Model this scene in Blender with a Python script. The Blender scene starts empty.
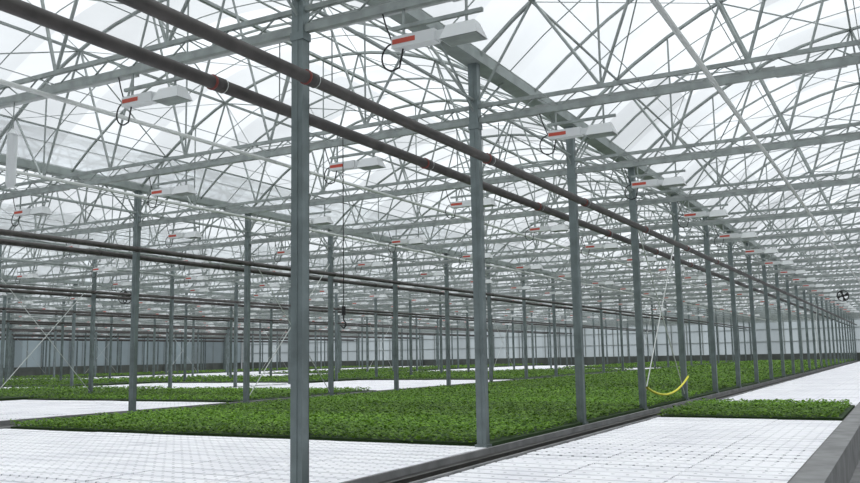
import bpy, math, random
import numpy as np
from mathutils import Vector, Matrix
random.seed(4); rng=np.random.default_rng(7)
S=bpy.context.scene
S.view_settings.view_transform='Standard'
S.view_settings.look='None'

# ------------------------------------------------------------ helpers
class MB:
    def __init__(s): s.v=[];s.f=[];s.m=[];s.mi=0
    def box(s,x0,x1,y0,y1,z0,z1):
        b=len(s.v)
        s.v+=[(x0,y0,z0),(x1,y0,z0),(x1,y1,z0),(x0,y1,z0),(x0,y0,z1),(x1,y0,z1),(x1,y1,z1),(x0,y1,z1)]
        for q in ((0,3,2,1),(4,5,6,7),(0,1,5,4),(1,2,6,5),(2,3,7,6),(3,0,4,7)):
            s.f.append(tuple(b+i for i in q)); s.m.append(s.mi)
    def tube(s,p0,p1,r,n=5,r1=None,caps=False):
        p0=Vector(p0);p1=Vector(p1);d=(p1-p0)
        if d.length<1e-6:return
        d.normalize()
        a=d.cross(Vector((0,0,1)))
        if a.length<.05:a=d.cross(Vector((1,0,0)))
        a.normalize();c=d.cross(a)
        b=len(s.v);r1=r if r1 is None else r1
        for p,rr in((p0,r),(p1,r1)):
            for i in range(n):
                t=2*math.pi*(i+.5)/n
                s.v.append(tuple(p+a*(math.cos(t)*rr)+c*(math.sin(t)*rr)))
        for i in range(n):
            j=(i+1)%n
            s.f.append((b+i,b+j,b+n+j,b+n+i));s.m.append(s.mi)
        if caps:
            s.f.append(tuple(b+i for i in range(n))[::-1]);s.m.append(s.mi)
            s.f.append(tuple(b+n+i for i in range(n)));s.m.append(s.mi)
    def path(s,pts,r,n=5):
        for a,b in zip(pts[:-1],pts[1:]): s.tube(a,b,r,n)
    def obj(s,name,mats,smooth=False,bevel=0):
        me=bpy.data.meshes.new(name);me.from_pydata(s.v,[],s.f)
        for m in mats: me.materials.append(m)
        me.polygons.foreach_set('material_index',s.m)
        if smooth: me.polygons.foreach_set('use_smooth',[True]*len(s.f))
        me.update()
        o=bpy.data.objects.new(name,me);S.collection.objects.link(o)
        return o
def dup(o,loc,name=None):
    n=bpy.data.objects.new(name or o.name.split('.')[0],o.data);n.location=loc
    S.collection.objects.link(n);return n

def mat(name,col,rough=.6,metal=0,noise=0,nscale=3,col2=None,bump=0):
    m=bpy.data.materials.new(name);m.use_nodes=True;nt=m.node_tree
    b=nt.nodes['Principled BSDF'];b.inputs['Roughness'].default_value=rough;b.inputs['Metallic'].default_value=metal
    b.inputs['Base Color'].default_value=(*col,1)
    if noise or col2:
        tc=nt.nodes.new('ShaderNodeTexCoord');n=nt.nodes.new('ShaderNodeTexNoise');n.inputs['Scale'].default_value=nscale;n.inputs['Detail'].default_value=5
        nt.links.new(tc.outputs['Object'],n.inputs['Vector'])
        r=nt.nodes.new('ShaderNodeValToRGB');r.color_ramp.elements[0].position=.35;r.color_ramp.elements[1].position=.65
        c2=col2 or tuple(min(1,c*(1+noise)) for c in col)
        r.color_ramp.elements[0].color=(*col,1);r.color_ramp.elements[1].color=(*c2,1)
        nt.links.new(n.outputs['Fac'],r.inputs['Fac']);nt.links.new(r.outputs['Color'],b.inputs['Base Color'])
        if bump:
            bp=nt.nodes.new('ShaderNodeBump');bp.inputs['Strength'].default_value=bump
            nt.links.new(n.outputs['Fac'],bp.inputs['Height']);nt.links.new(bp.outputs['Normal'],b.inputs['Normal'])
    return m

M_steel=mat('galvanised_steel',(.25,.275,.265),.45,.3,.4,6)
M_post=mat('post_steel',(.15,.18,.18),.45,.3,.4,4)
M_alu=mat('pale_aluminium',(.60,.62,.60),.5,.1)
M_pipe=mat('heating_pipe_paint',(.05,.045,.042),.55,.05,.6,5)
M_red=mat('red_fitting',(.20,.04,.03),.5)
M_white=mat('white_enamel',(.68,.70,.70),.4)
M_label=mat('red_label',(.5,.07,.04),.5)
M_black=mat('black_rubber',(.012,.012,.012),.6)
M_conc=mat('concrete',(.18,.18,.18),.85,0,.5,3,None,.2)
M_liner=mat('dark_pond_liner',(.02,.018,.016),.45,0,0,5,(.045,.04,.035))
M_dark=mat('dark_ground',(.05,.045,.04),.9,0,.5,2)
M_yel=mat('yellow_hose',(.85,.8,.05),.5)
M_screen=mat('folded_screen_fabric',(.42,.44,.43),.8,0,.2,8)
M_gutter=mat('gutter_steel',(.26,.29,.28),.5,.2,.3,4)
M_wall=mat('dado_panel',(.09,.10,.09),.8,0,.5,1)

def film(name,clear=.3,tint=(.86,.9,.93),lo=.7):
    m=bpy.data.materials.new(name);m.use_nodes=True;nt=m.node_tree;nt.nodes.clear()
    N=nt.nodes.new;L=nt.links.new
    out=N('ShaderNodeOutputMaterial');mx=N('ShaderNodeMixShader');tr=N('ShaderNodeBsdfTransparent');tl=N('ShaderNodeBsdfTranslucent')
    df=N('ShaderNodeBsdfDiffuse');m2=N('ShaderNodeMixShader')
    tc=N('ShaderNodeTexCoord');sp=N('ShaderNodeSeparateXYZ');L(tc.outputs['Object'],sp.inputs[0])
    a=N('ShaderNodeMath');a.operation='DIVIDE';a.inputs[1].default_value=2.0;L(sp.outputs['Y'],a.inputs[0])
    a2=N('ShaderNodeMath');a2.operation='FLOOR';L(a.outputs[0],a2.inputs[0])
    b=N('ShaderNodeMath');b.operation='DIVIDE';b.inputs[1].default_value=1.823;L(sp.outputs['X'],b.inputs[0])
    b2=N('ShaderNodeMath');b2.operation='FLOOR';L(b.outputs[0],b2.inputs[0])
    cb=N('ShaderNodeCombineXYZ');L(a2.outputs[0],cb.inputs[0]);L(b2.outputs[0],cb.inputs[1])
    wn=N('ShaderNodeTexWhiteNoise');wn.noise_dimensions='3D';L(cb.outputs[0],wn.inputs['Vector'])
    nz=N('ShaderNodeTexNoise');nz.inputs['Scale'].default_value=.6;nz.inputs['Detail'].default_value=4;L(tc.outputs['Object'],nz.inputs['Vector'])
    ad=N('ShaderNodeMath');ad.operation='ADD';L(wn.outputs['Value'],ad.inputs[0]);L(nz.outputs['Fac'],ad.inputs[1])
    mr=N('ShaderNodeMapRange');mr.inputs['From Min'].default_value=.3;mr.inputs['From Max'].default_value=1.5
    mr.inputs['To Min'].default_value=lo;mr.inputs['To Max'].default_value=1.0;L(ad.outputs[0],mr.inputs['Value'])
    vm=N('ShaderNodeVectorMath');vm.operation='SCALE';vm.inputs[0].default_value=tint;L(mr.outputs[0],vm.inputs['Scale'])
    L(vm.outputs[0],tl.inputs['Color']);L(vm.outputs[0],tr.inputs['Color'])
    df.inputs['Color'].default_value=(.8,.82,.83,1)
    m2.inputs[0].default_value=.12;L(tl.outputs[0],m2.inputs[1]);L(df.outputs[0],m2.inputs[2])
    mx.inputs[0].default_value=clear;L(m2.outputs[0],mx.inputs[1]);L(tr.outputs[0],mx.inputs[2])
    L(mx.outputs[0],out.inputs['Surface']);return m
M_film=film('roof_film',.58,(.92,.955,.98),.66)
M_wallfilm=film('wall_film',.15,(.5,.56,.58))

# ------------------------------------------------------------ layout
W=10.94; XA=-5.06; BAY=4.0; Y0=6.66
NL=8; NR=2
rows=[XA+W*i for i in range(-NL,NR+1)]
XL,XR=rows[0],rows[-1]
YB=Y0-3*BAY; NB=29
ys=[YB+BAY*i for i in range(NB)]
YF=ys[-1]
WM=.35
ZR=.40; ZCH=4.85; ZG=5.70; ZP=8.0
def arch(t):
    u=abs(2*t-1); return ZG+(ZP-ZG)*(1-u**2.1)

mb=MB();mb.box(XL-1,XR+1,YB-1,YF+1,-.1,0);mb.obj('floor',[M_dark])

v=[];f=[]
nx=24
for si in range(len(rows)-1):
    x0=rows[si];b=len(v)
    for y in (YB-WM,YF+WM):
        for i in range(nx+1):
            t=i/nx; v.append((x0+W*t,y,arch(t)+.06))
    for i in range(nx): f.append((b+i,b+i+1,b+nx+1+i+1,b+nx+1+i))
me=bpy.data.meshes.new('ceiling');me.from_pydata(v,[],f);me.materials.append(M_film)
me.polygons.foreach_set('use_smooth',[True]*len(f));o=bpy.data.objects.new('ceiling',me);S.collection.objects.link(o)

# ------------------------------------------------------------ trusses
mb=MB()
K=6
for yi,y in enumerate(ys):
    far=y>55
    n=4 if far else 6
    for si in range(len(rows)-1):
        x0=rows[si]
        if y>60 and si==len(rows)-2: continue
        mb.mi=0
        mb.box(x0,x0+W,y-.03,y+.03,ZCH-.04,ZCH+.04)
        mb.box(x0,x0+W,y-.025,y+.025,ZCH+.18,ZCH+.23)
        if not far:
            k=int(W/.6)
            for i in range(k):
                xx=x0+W*i/k; mb.tube((xx,y,ZCH),(xx+W/k*.5,y,ZCH+.2),.010,4)
                mb.tube((xx+W/k*.5,y,ZCH+.2),(xx+W/k,y,ZCH),.010,4)
        mb.path([(x0+W*i/18,y,arch(i/18)) for i in range(19)],.036,n)
        for i in range(K):
            a=(i+.5)/K
            top=(x0+W*a,y,arch(a))
            mb.tube((x0+W*i/K,y,ZCH+.2),top,.022,n)
            mb.tube(top,(x0+W*(i+1)/K,y,ZCH+.2),.022,n)
        for i in (1,3,5):
            mb.tube((x0+W*i/K,y,ZCH+.2),(x0+W*i/K,y,arch(i/K)),.016,n)
mb.obj('roof_truss_frame',[M_steel])

mb=MB()
for si in range(len(rows)-1):
    x0=rows[si]
    for y in ys[:-1]:
        if y>80: continue
        mb.path([(x0+W*i/16,y+2,arch(i/16)) for i in range(17)],.026,4)
        for dy in (1.0,3.0):
            if y<40: mb.path([(x0+W*i/16,y+dy,arch(i/16)+.04) for i in range(17)],.010,4)
    for t in (1/12,.25,5/12,.5,7/12,.75,11/12):
        mb.tube((x0+W*t,YB,arch(t)-.03),(x0+W*t,YF,arch(t)-.03),.022 if t!=.5 else .045,5)
    for i,y in enumerate(ys[:-1]):
        if y>70: continue
        for (ta,tb) in ((1/12,.25),(.25,5/12),(.75,7/12),(11/12,.75)):
            if (i+int(ta*12))%2:ta,tb=tb,ta
            mb.tube((x0+W*ta,y,arch(ta)-.03),(x0+W*tb,y+4,arch(tb)-.03),.014,4)
            mb.tube((x0+W*tb,y,arch(tb)-.03),(x0+W*ta,y+4,arch(ta)-.03),.007,4)
mb.obj('roof_purlin_frame',[M_steel])
mb=MB()
for x in rows:
    mb.box(x-.11,x+.11,YB,YF,ZG-.02,ZG+.0)
    mb.box(x-.13,x-.11,YB,YF,ZG-.02,ZG+.14)
    mb.box(x+.11,x+.13,YB,YF,ZG-.02,ZG+.14)
    mb.tube((x,YB,ZCH+.3),(x,YF,ZCH+.3),.025,6)
    for y in ys[1:-1]:
        if y>60: continue
        mb.tube((x,y,ZG-.75),(x,y+1,ZG-.02),.018,5);mb.tube((x,y,ZG-.75),(x,y-1,ZG-.02),.018,5)
mb.obj('roof_gutter_beams',[M_gutter])

mb=MB()
for x0 in rows[:-1]:
    mb.mi=0 if x0>XA-1.5*W else 1
    for off in (3.3,7.3):
        mb.tube((x0+off,YB,ZCH-.1),(x0+off,YF,ZCH-.1),.03,6)
    mb.mi=1
    for k in range(1,9):
        mb.tube((x0+W*k/9,YB,ZCH+.06),(x0+W*k/9,70,ZCH+.06),.006,4)
mb.obj('screen_drive_rails',[M_alu,M_steel])
mb=MB()
for y in ys[1:]:
    if y>60: break
    for x0 in rows[:-1]:
        n=14
        for i in range(n):
            a=random.uniform(-.02,.02)
            mb.box(x0+.1+(W-.2)*i/n,x0+.1+(W-.2)*(i+1)/n,y+.06,y+.17+a,ZCH+.0+a,ZCH+.10+a*.5)
mb.obj('folded_shade_screens',[M_screen])

# ------------------------------------------------------------ posts
def post_mb(mb,x,y):
    w=.066
    mb.box(x-w,x+w,y-w*.8,y+w*.8,0,ZG-.02)
def near_post():
    mb=MB();w=.068
    mb.box(-w,w,-.055,-.047,0,ZG-.02)
    mb.box(-w,-w+.008,-.047,.055,0,ZG-.02);mb.box(w-.008,w,-.047,.055,0,ZG-.02)
    mb.box(-w,-w+.035,.047,.055,0,ZG-.02);mb.box(w-.035,w,.047,.055,0,ZG-.02)
    mb.box(-.012,.012,-.061,-.055,0,ZG-.02)
    mb.box(-.09,.09,-.08,.08,ZR-.02,ZR+.03)
    mb.box(-.08,.08,-.065,.065,ZCH-.12,ZCH-.04)
    return mb
first=None
mbf=MB()
for x in rows:
    for y in ys:
        near=(abs(x-XA)<.1 or abs(x-(XA-W))<.1) and 0<y<45
        if near:
            if first is None: first=near_post().obj('support_post',[M_post]);first.location=(x,y,0)
            else: dup(first,(x,y,0))
        else: post_mb(mbf,x,y)
mbf.obj('support_post_rows',[M_post])

mb=MB()
for x in rows:
    for y in (Y0+12,Y0+52):
        mb.tube((x,y,ZR+.1),(x,y+4,ZCH-.2),.014,5);mb.tube((x,y+4,ZR+.1),(x,y,ZCH-.2),.014,5)
mb.obj('sway_brace_rods',[M_alu])

# ------------------------------------------------------------ heating pipes
for x in rows[1:-1]:
    for dx,zz,ph in((.31,4.22,1.9),(-.34,4.13,1.3)):
        mb=MB();mb.mi=0
        X=x+dx
        mb.tube((X,YB+.3,zz),(X,YF-.3,zz),.062,12)
        for y in ys[1:-1]:
            yc=y-.25 + (0 if dx>0 else -.55)
            if y>50:break
            mb.mi=0;mb.tube((X,yc-.06,zz),(X,yc+.06,zz),.07,12,caps=True)
            if abs(x-XA)<.1 and y<30:
                mb.mi=1;mb.tube((X,yc-.085,zz),(X,yc-.065,zz),.074,12,caps=True)
                mb.mi=2;mb.tube((X,yc+.062,zz),(X,yc+.068,zz),.072,12,caps=True)
            mb.mi=3;mb.tube((X,y+.1,zz+.06),(X,y+.1,ZCH-.04),.007,5)
        mb.obj('heating_pipe',[M_pipe,M_red,M_alu,M_steel],smooth=True)

# ------------------------------------------------------------ grow lights
def lamp(mb,x,y,z=4.43,detail=True):
    mb.mi=0;mb.box(x-.45,x,y-.06,y+.06,z,z+.11)
    mb.mi=1;mb.box(x-.44,x-.20,y-.063,y-.06,z+.035,z+.08)
    mb.mi=3;mb.box(x-.455,x-.45,y-.05,y+.05,z+.01,z+.10)
    mb.mi=0;mb.box(x,x+.1,y-.04,y+.04,z+.01,z+.09)
    b=len(mb.v)
    t=[(x+.12,y-.06),(x+.40,y-.06),(x+.40,y+.06),(x+.12,y+.06)];q=[(x+.08,y-.12),(x+.45,y-.12),(x+.45,y+.12),(x+.08,y+.12)]
    mb.v+=[(a,c,z+.11) for a,c in t]+[(a,c,z-.03) for a,c in q]
    for fc in((0,1,2,3),(0,4,5,1),(1,5,6,2),(2,6,7,3),(3,7,4,0)): mb.f.append(tuple(b+i for i in fc));mb.m.append(0)
    mb.mi=3;mb.box(x+.09,x+.44,y-.11,y+.11,z-.032,z-.026)
    for xx in(x-.35,x+.3): mb.box(xx-.010,xx+.010,y-.010,y+.010,z+.11,ZCH-.04)
    mb.box(x-.47,x+.46,y-.018,y+.018,z+.19,z+.225)
    if detail:
        mb.mi=2
        pts=[]
        for i in range(15):
            a=math.pi*(i/14)
            pts.append((x-.47-.12*math.sin(a),y,z-.06+.13*math.cos(a)))
        pts.append((x-.40,y,z-.17));pts.append((x-.36,y,z))
        mb.path(pts,.009,5)
        mb.path([pts[0],(x-.54,y,z+.25),(x-.58,y,ZCH-.03)],.008,5)
mbf=MB()
for i,y in enumerate(ys[1:]):
    for x0 in rows[:-1]:
        for of in ([1.54,5.2,8.95] if x0<XA-1 else [1.54]):
            x=x0+of
            if y<25 and y>0 and -36<x<1:
                m1=MB();lamp(m1,0,0,4.43);o=m1.obj('grow_light',[M_white,M_label,M_black,M_steel]);o.location=(x,y,0)
            elif y<75: lamp(mbf,x,y,4.43,False)
mbf.obj('grow_light_rows',[M_white,M_label,M_black,M_steel])

# ------------------------------------------------------------ beds
def raftmat():
    m=bpy.data.materials.new('white_raft_foam');m.use_nodes=True;nt=m.node_tree;N=nt.nodes.new;L=nt.links.new
    b=nt.nodes['Principled BSDF'];b.inputs['Roughness'].default_value=.6
    tc=N('ShaderNodeTexCoord');n=N('ShaderNodeTexNoise');n.inputs['Scale'].default_value=1.3;n.inputs['Detail'].default_value=6;L(tc.outputs['Object'],n.inputs['Vector'])
    r=N('ShaderNodeValToRGB');r.color_ramp.elements[0].position=.3;r.color_ramp.elements[0].color=(.84,.83,.87,1);r.color_ramp.elements[1].position=.6;r.color_ramp.elements[1].color=(.95,.94,.965,1)
    L(n.outputs['Fac'],r.inputs['Fac'])
    sp=N('ShaderNodeSeparateXYZ');L(tc.outputs['Object'],sp.inputs[0])
    def cell(o,p):
        a=N('ShaderNodeMath');a.operation='PINGPONG';a.inputs[1].default_value=p/2;L(o,a.inputs[0]);return a.outputs[0]
    cx=cell(sp.outputs['X'],.15);cy=cell(sp.outputs['Y'],.15)
    cb=N('ShaderNodeCombineXYZ');L(cx,cb.inputs[0]);L(cy,cb.inputs[1])
    ln=N('ShaderNodeVectorMath');ln.operation='LENGTH';L(cb.outputs[0],ln.inputs[0])
    g=N('ShaderNodeMath');g.operation='LESS_THAN';g.inputs[1].default_value=.018;L(ln.outputs['Value'],g.inputs[0])
    mx=N('ShaderNodeMix');mx.data_type='RGBA';L(g.outputs[0],mx.inputs['Factor']);L(r.outputs[0],mx.inputs['A']);mx.inputs['B'].default_value=(.35,.35,.37,1)
    L(mx.outputs['Result'],b.inputs['Base Color']);return m
M_raft=raftmat()
def rafts(x0,x1,y0,y1,name='floating_raft_bed',pw=1.2,pl=.6):
    mb=MB()
    nxp=max(1,round((x1-x0)/pw));w=(x1-x0)/nxp
    nyp=max(1,round((y1-y0)/pl));l=(y1-y0)/nyp
    for i in range(nxp):
        for j in range(nyp):
            a=x0+i*w+.005;b=x0+(i+1)*w-.005;c=y0+j*l
            dz=random.uniform(-.005,.005)
            prof=[(.010,-.012),(.025,.035),(l*.43,.035),(l*.455,-.010),(l*.545,-.010),(l*.57,.035),(l-.025,.035),(l-.010,-.012)]
            base=len(mb.v)
            for X in(a,b):
                for p,z in prof: mb.v.append((X,c+p,ZR-.035+z+dz))
            n=len(prof)
            for k in range(n-1):
                mb.f.append((base+k,base+n+k,base+n+k+1,base+k+1));mb.m.append(0)
            mb.f.append(tuple(base+k for k in range(n)));mb.m.append(0)
            mb.f.append(tuple(base+n+k for k in range(n))[::-1]);mb.m.append(0)
    mb.mi=1;mb.box(x0+.01,x1-.01,y0+.01,y1-.01,.02,ZR-.06)
    return mb.obj(name,[M_raft,M_liner])

def leafmat():
    m=bpy.data.materials.new('lettuce_leaf');m.use_nodes=True;nt=m.node_tree;N=nt.nodes.new;L=nt.links.new
    b=nt.nodes['Principled BSDF'];b.inputs['Roughness'].default_value=.55
    g=N('ShaderNodeNewGeometry');r=N('ShaderNodeValToRGB')
    r.color_ramp.elements[0].color=(.045,.125,.008,1);r.color_ramp.elements[1].color=(.235,.44,.035,1)
    L(g.outputs['Random Per Island'],r.inputs['Fac'])
    tc=N('ShaderNodeTexCoord');mp=N('ShaderNodeMapping');mp.inputs['Scale'].default_value=(.08,.5,1);L(tc.outputs['Object'],mp.inputs['Vector'])
    n=N('ShaderNodeTexNoise');n.inputs['Scale'].default_value=1;n.inputs['Detail'].default_value=3;L(mp.outputs['Vector'],n.inputs['Vector'])
    mr=N('ShaderNodeMapRange');mr.inputs['From Min'].default_value=.35;mr.inputs['From Max'].default_value=.65;mr.inputs['To Min'].default_value=.65;mr.inputs['To Max'].default_value=1.15;L(n.outputs['Fac'],mr.inputs['Value'])
    vm=N('ShaderNodeVectorMath');vm.operation='SCALE';L(r.outputs['Color'],vm.inputs[0]);L(mr.outputs[0],vm.inputs['Scale'])
    L(vm.outputs[0],b.inputs['Base Color'])
    tl=N('ShaderNodeBsdfTranslucent');L(vm.outputs[0],tl.inputs['Color']);mx=N('ShaderNodeMixShader');mx.inputs[0].default_value=.3
    L(b.outputs[0],mx.inputs[1]);L(tl.outputs[0],mx.inputs[2]);L(mx.outputs[0],nt.nodes['Material Output'].inputs['Surface'])
    return m
M_leaf=leafmat();M_under=mat('painted_leaf_shade',(.018,.045,.006),.9)  # M_under: near-black green, shade between the leaves put into the colour
def greens(regions,name='lettuce_bed'):
    V=[];F=[];nv=0
    for (x0,x1,y0,y1,sp,sc,nl) in regions:
        gx=np.arange(x0+sp*.4,x1-sp*.2,sp);gy=np.arange(y0+sp*.4,y1-sp*.2,sp)
        P=np.array(np.meshgrid(gx,gy)).reshape(2,-1).T
        P=P+rng.uniform(-.15,.15,P.shape)*sp
        n=len(P);hs=rng.uniform(.8,1.15,n)
        C=np.repeat(P,nl,0);H=np.repeat(hs,nl);m=len(C)
        az=rng.uniform(0,2*np.pi,m);el=np.radians(rng.uniform(0,50,m))
        Ln=rng.uniform(.042,.072,m)*sc*H;Wd=Ln*rng.uniform(.32,.45,m)
        zb=(ZR+rng.uniform(.03,.12,m)*sc**.2*H)
        ca,sa=np.cos(az),np.sin(az)
        st=rng.uniform(0,.035,m)*sc
        bx=C[:,0]+ca*st;by=C[:,1]+sa*st
        tilt=rng.uniform(-.4,.4,m)
        def pt(f,w,dz):
            r=f*Ln*np.cos(el)
            return np.stack([bx+ca*r-sa*w*Wd,by+sa*r+ca*w*Wd,zb+f*Ln*np.sin(el)+dz*Ln+w*Wd*tilt],1)
        A=np.stack([pt(0,0,0),pt(.45,1,.02),pt(.5,-1,.02),pt(1,.0,-.22),pt(.55,0,.12),pt(.85,.65,-.1),pt(.85,-.65,-.1)],1).reshape(-1,3)
        base=nv+np.arange(m)*7
        tri=np.array([[0,2,4],[2,6,4],[6,3,4],[3,5,4],[5,1,4],[1,0,4]])
        F.append((base[:,None,None]+tri[None]).reshape(-1,3));V.append(A);nv+=len(A)
    V=np.concatenate(V);F=np.concatenate(F)
    me=bpy.data.meshes.new(name);me.from_pydata(V.tolist(),[],F.tolist());me.materials.append(M_leaf);me.update()
    o=bpy.data.objects.new(name,me);S.collection.objects.link(o)
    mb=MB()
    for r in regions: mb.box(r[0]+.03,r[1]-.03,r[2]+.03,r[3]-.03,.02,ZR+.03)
    u=mb.obj('painted_shade_base',[M_under]);u.parent=o  # slab under the plants, coloured dark to stand for shade in leaf gaps
    return o

xa0,xa1=-15.0,-4.97
rafts(xa0,xa1,1.2,10.7)
greens([(xa0,xa1-.02,10.75,24,.14,1.0,14),(xa0,xa1-.02,24,45,.22,1.35,12),(xa0,xa1-.02,45,YF-3,.42,2.1,9)])
rafts(-4.2,-1.05,1.2,16.5)
greens([(-4.2,-1.05,16.55,20.6,.14,1.0,14)])
rafts(-4.2,-1.05,20.7,YF-3)
x=XA-2*W
rafts(x+.6,x+W-1.0,1.2,19.4)
greens([(x+.6,x+W-1.0,19.5,27,.22,1.25,11),(x+.6,x+W-1.0,40,62,.38,1.8,9),(x+.6,x+W-1.0,70,YF-3,.55,2.3,8)])
rafts(x+.6,x+W-1.0,27.1,39.9,pl=1.2);rafts(x+.6,x+W-1.0,62.1,69.9,pl=1.2)
x-=W
greens([(x+.6,x+W-.6,10,28,.3,1.4,9),(x+.6,x+W-.6,36,60,.45,1.8,8)])
rafts(x+.6,x+W-.6,28.1,35.9,pl=1.2);rafts(x+.6,x+W-.6,60.1,90,pl=1.2)
x-=W
rafts(x+.6,x+W-.6,10,30,pl=1.2);greens([(x+.6,x+W-.6,30.1,48,.5,2,8),(x+.6,x+W-.6,58,100,.6,2.2,8)]);rafts(x+.6,x+W-.6,48.1,57.9,pl=1.2)
x-=W
greens([(x+.6,x+W-.6,20,44,.6,2.2,7)]);rafts(x+.6,x+W-.6,44.1,100,pl=1.2)
x-=W
rafts(x+.6,x+W-.6,20,48,pl=1.2);greens([(x+.6,x+W-.6,48,100,.6,2.2,7)])
rafts(1.1,5.3,1.2,60,pl=1.2)

mb=MB()
mb.mi=0;mb.box(-4.95,-4.22,1,YF-2,.02,ZR-.08)
mb.mi=1;mb.box(-4.95,-4.91,1,YF-2,.02,ZR+.0);mb.box(-4.25,-4.21,1,YF-2,.02,ZR+.02)
mb.mi=0;mb.box(-4.64,-4.60,1,YF-2,.02,ZR-.03)
mb.obj('bed_divider_curb',[M_liner,M_conc])
mb=MB()
mb.mi=0;mb.box(-16.9,-15.05,1,YF-2,.02,ZR-.07);mb.mi=1;mb.box(-15.13,-15.03,1,YF-2,.02,ZR+.02);mb.box(-16.95,-16.85,1,YF-2,.02,ZR+.02)
mb.obj('bed_divider_curb',[M_liner,M_conc])
mb=MB()
mb.mi=0;mb.box(-1.04,-.99,-2,YF-2,.02,ZR+.03)
mb.mi=1;mb.box(-.99,-.72,-2,YF-2,.0,ZR+.07)
mb.box(-.72,.9,-4,YF-1,.0,.06);mb.box(.9,1.08,-2,YF-2,.0,ZR+.07)
mb.obj('concrete_walkway',[M_liner,M_conc])

# ------------------------------------------------------------ walls
def arch_wall(name,y):
    v=[];f=[]
    for si in range(len(rows)-1):
        x0=rows[si]
        for i in range(12):
            b=len(v);t0,t1=i/12,(i+1)/12
            v+=[(x0+W*t0,y,1.2),(x0+W*t1,y,1.2),(x0+W*t1,y,arch(t1)+.05),(x0+W*t0,y,arch(t0)+.05)];f.append((b,b+1,b+2,b+3))
    me=bpy.data.meshes.new(name);me.from_pydata(v,[],f);me.materials.append(M_wallfilm);o=bpy.data.objects.new(name,me);S.collection.objects.link(o)
    m2=MB();m2.box(XL,XR,y-.08,y+.08,0,1.2)
    k=int((XR-XL)/1.82)
    m2.mi=1
    for i in range(k+1):
        xx=XL+(XR-XL)*i/k;m2.box(xx-.05,xx+.05,y-.06,y+.06,1.2,ZG)
    for z in(2.6,4.0):m2.box(XL,XR,y-.05,y+.05,z-.04,z+.04)
    d=m2.obj('dado',[M_wall,M_steel]);d.parent=o
arch_wall('wall_far',YF+WM);arch_wall('wall_back',YB-WM)
for nm,xx in(('wall_left',XL-WM),('wall_right',XR+WM)):
    mb=MB();mb.mi=0;mb.box(xx-.03,xx+.03,YB-WM,YF+WM,1.2,ZG);mb.mi=1;mb.box(xx-.08,xx+.08,YB-WM,YF+WM,0,1.2)
    mb.mi=2
    for i in range(56):
        y=YB+(YF-YB)*i/56;mb.box(xx-.07,xx+.07,y-.05,y+.05,1.2,ZG)
    mb.obj(nm,[M_wallfilm,M_wall,M_steel])

# ------------------------------------------------------------ small objects
mb=MB();mb.mi=0
cx,cy=-7.15,10.45
mb.tube((cx,cy,ZCH+.1),(cx,cy,2.35),.007,5)
mb.tube((cx,cy,2.35),(cx,cy,2.22),.03,8,caps=True)
mb.path([(cx,cy,2.22),(cx,cy,2.15),(cx+.03,cy,2.11),(cx+.04,cy,2.07),(cx,cy,2.03),(cx-.04,cy,2.06)],.012,6)
mb.obj('hoist_cable_hook',[M_black])
mb=MB();pts=[]
for i in range(17):
    t=i/16;pts.append((XA+.1,Y0+12+4*t,.86+.12*t-.28*(1-(2*t-1)**2)))
mb.path(pts,.026,8);mb.obj('yellow_hose',[M_yel],smooth=True)
mb=MB();mb.mi=0
sx,sy=-9.46,Y0
mb.tube((sx,sy,3.8),(sx,sy,4.4),.06,14,caps=True);mb.tube((sx,sy,3.74),(sx,sy,3.8),.04,14,r1=.06,caps=True)
mb.tube((sx,sy,4.4),(sx,sy,4.47),.07,14,r1=.02,caps=True);mb.mi=1;mb.tube((sx,sy,4.47),(sx,sy,ZCH),.008,5)
mb.obj('climate_sensor',[M_white,M_steel])
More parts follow.
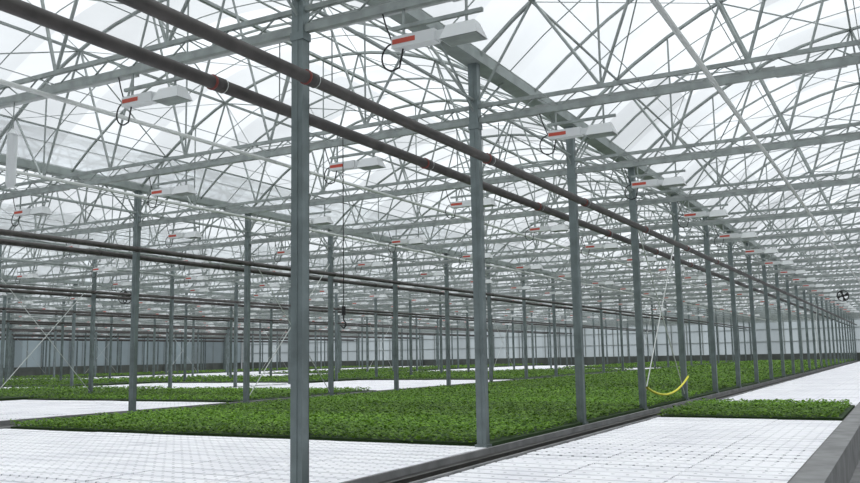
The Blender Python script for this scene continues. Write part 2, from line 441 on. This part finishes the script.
def fan(x,y,z=4.4,r=.28):
    mb=MB();mb.mi=0
    n=20
    for yy in(-.12,.12):
        pts=[(r*math.cos(2*math.pi*i/n),yy,r*math.sin(2*math.pi*i/n)) for i in range(n+1)];mb.path(pts,.02,5)
    for i in range(8):
        a=math.pi*i/4;mb.tube((r*math.cos(a),-.12,r*math.sin(a)),(r*math.cos(a),.12,r*math.sin(a)),.012,4)
    mb.tube((0,-.15,0),(0,.15,0),.08,12,caps=True)
    for i in range(4):
        a=math.pi*i/2+.3;c,s=math.cos(a),math.sin(a);b=len(mb.v)
        mb.v+=[(c*.07-s*.03,-.04,s*.07+c*.03),(c*.25-s*.08,-.05,s*.25+c*.08),(c*.25+s*.08,.05,s*.25-c*.08),(c*.07+s*.03,.04,s*.07-c*.03)]
        mb.f.append((b,b+1,b+2,b+3));mb.m.append(0)
    mb.mi=1;mb.tube((0,0,r),(0,0,ZCH-z),.015,5)
    o=mb.obj('circulation_fan',[M_black,M_steel]);o.location=(x,y,z)
fan(-2.8,50.66);fan(-29.7,26.66)

# ------------------------------------------------------------ sky and added fill sun
w=bpy.data.worlds.new('overcast_sky');S.world=w;w.use_nodes=True;nt=w.node_tree;N=nt.nodes.new;L_=nt.links.new
bg=nt.nodes['Background'];tc=N('ShaderNodeTexCoord');sp=N('ShaderNodeSeparateXYZ');L_(tc.outputs['Generated'],sp.inputs[0])
r=N('ShaderNodeValToRGB');r.color_ramp.elements[0].position=0;r.color_ramp.elements[0].color=(.30,.315,.33,1);r.color_ramp.elements[1].position=.9;r.color_ramp.elements[1].color=(.98,.99,1,1)
L_(sp.outputs['Z'],r.inputs['Fac']);L_(r.outputs['Color'],bg.inputs['Color']);bg.inputs['Strength'].default_value=1.78
sl=bpy.data.lights.new('added_fill_sun','SUN');sl.energy=1.25;sl.angle=math.radians(50);sl.color=(1,.98,.95)  # wide soft sun added to the overcast sky to brighten the floor
so=bpy.data.objects.new('added_fill_sun',sl);S.collection.objects.link(so);so.rotation_euler=(math.radians(-12),math.radians(14),0)

# ------------------------------------------------------------ camera
cam=bpy.data.cameras.new('camera');co=bpy.data.objects.new('camera',cam);S.collection.objects.link(co)
cam.sensor_width=36;cam.lens=36*865/860;cam.clip_end=500;cam.clip_start=.05
th=math.radians(28.61);p=math.radians(7.58);rr=.018
fw=Vector((-math.sin(th)*math.cos(p),math.cos(th)*math.cos(p),math.sin(p)))
rt=Vector((math.cos(th),math.sin(th),0));up=rt.cross(fw)
cr=(rt*math.cos(rr)-up*math.sin(rr));cu=(up*math.cos(rr)+rt*math.sin(rr))
M=Matrix((( cr.x,cu.x,-fw.x,0),(cr.y,cu.y,-fw.y,0),(cr.z,cu.z,-fw.z,1.6),(0,0,0,1)))
co.matrix_world=M
S.camera=co
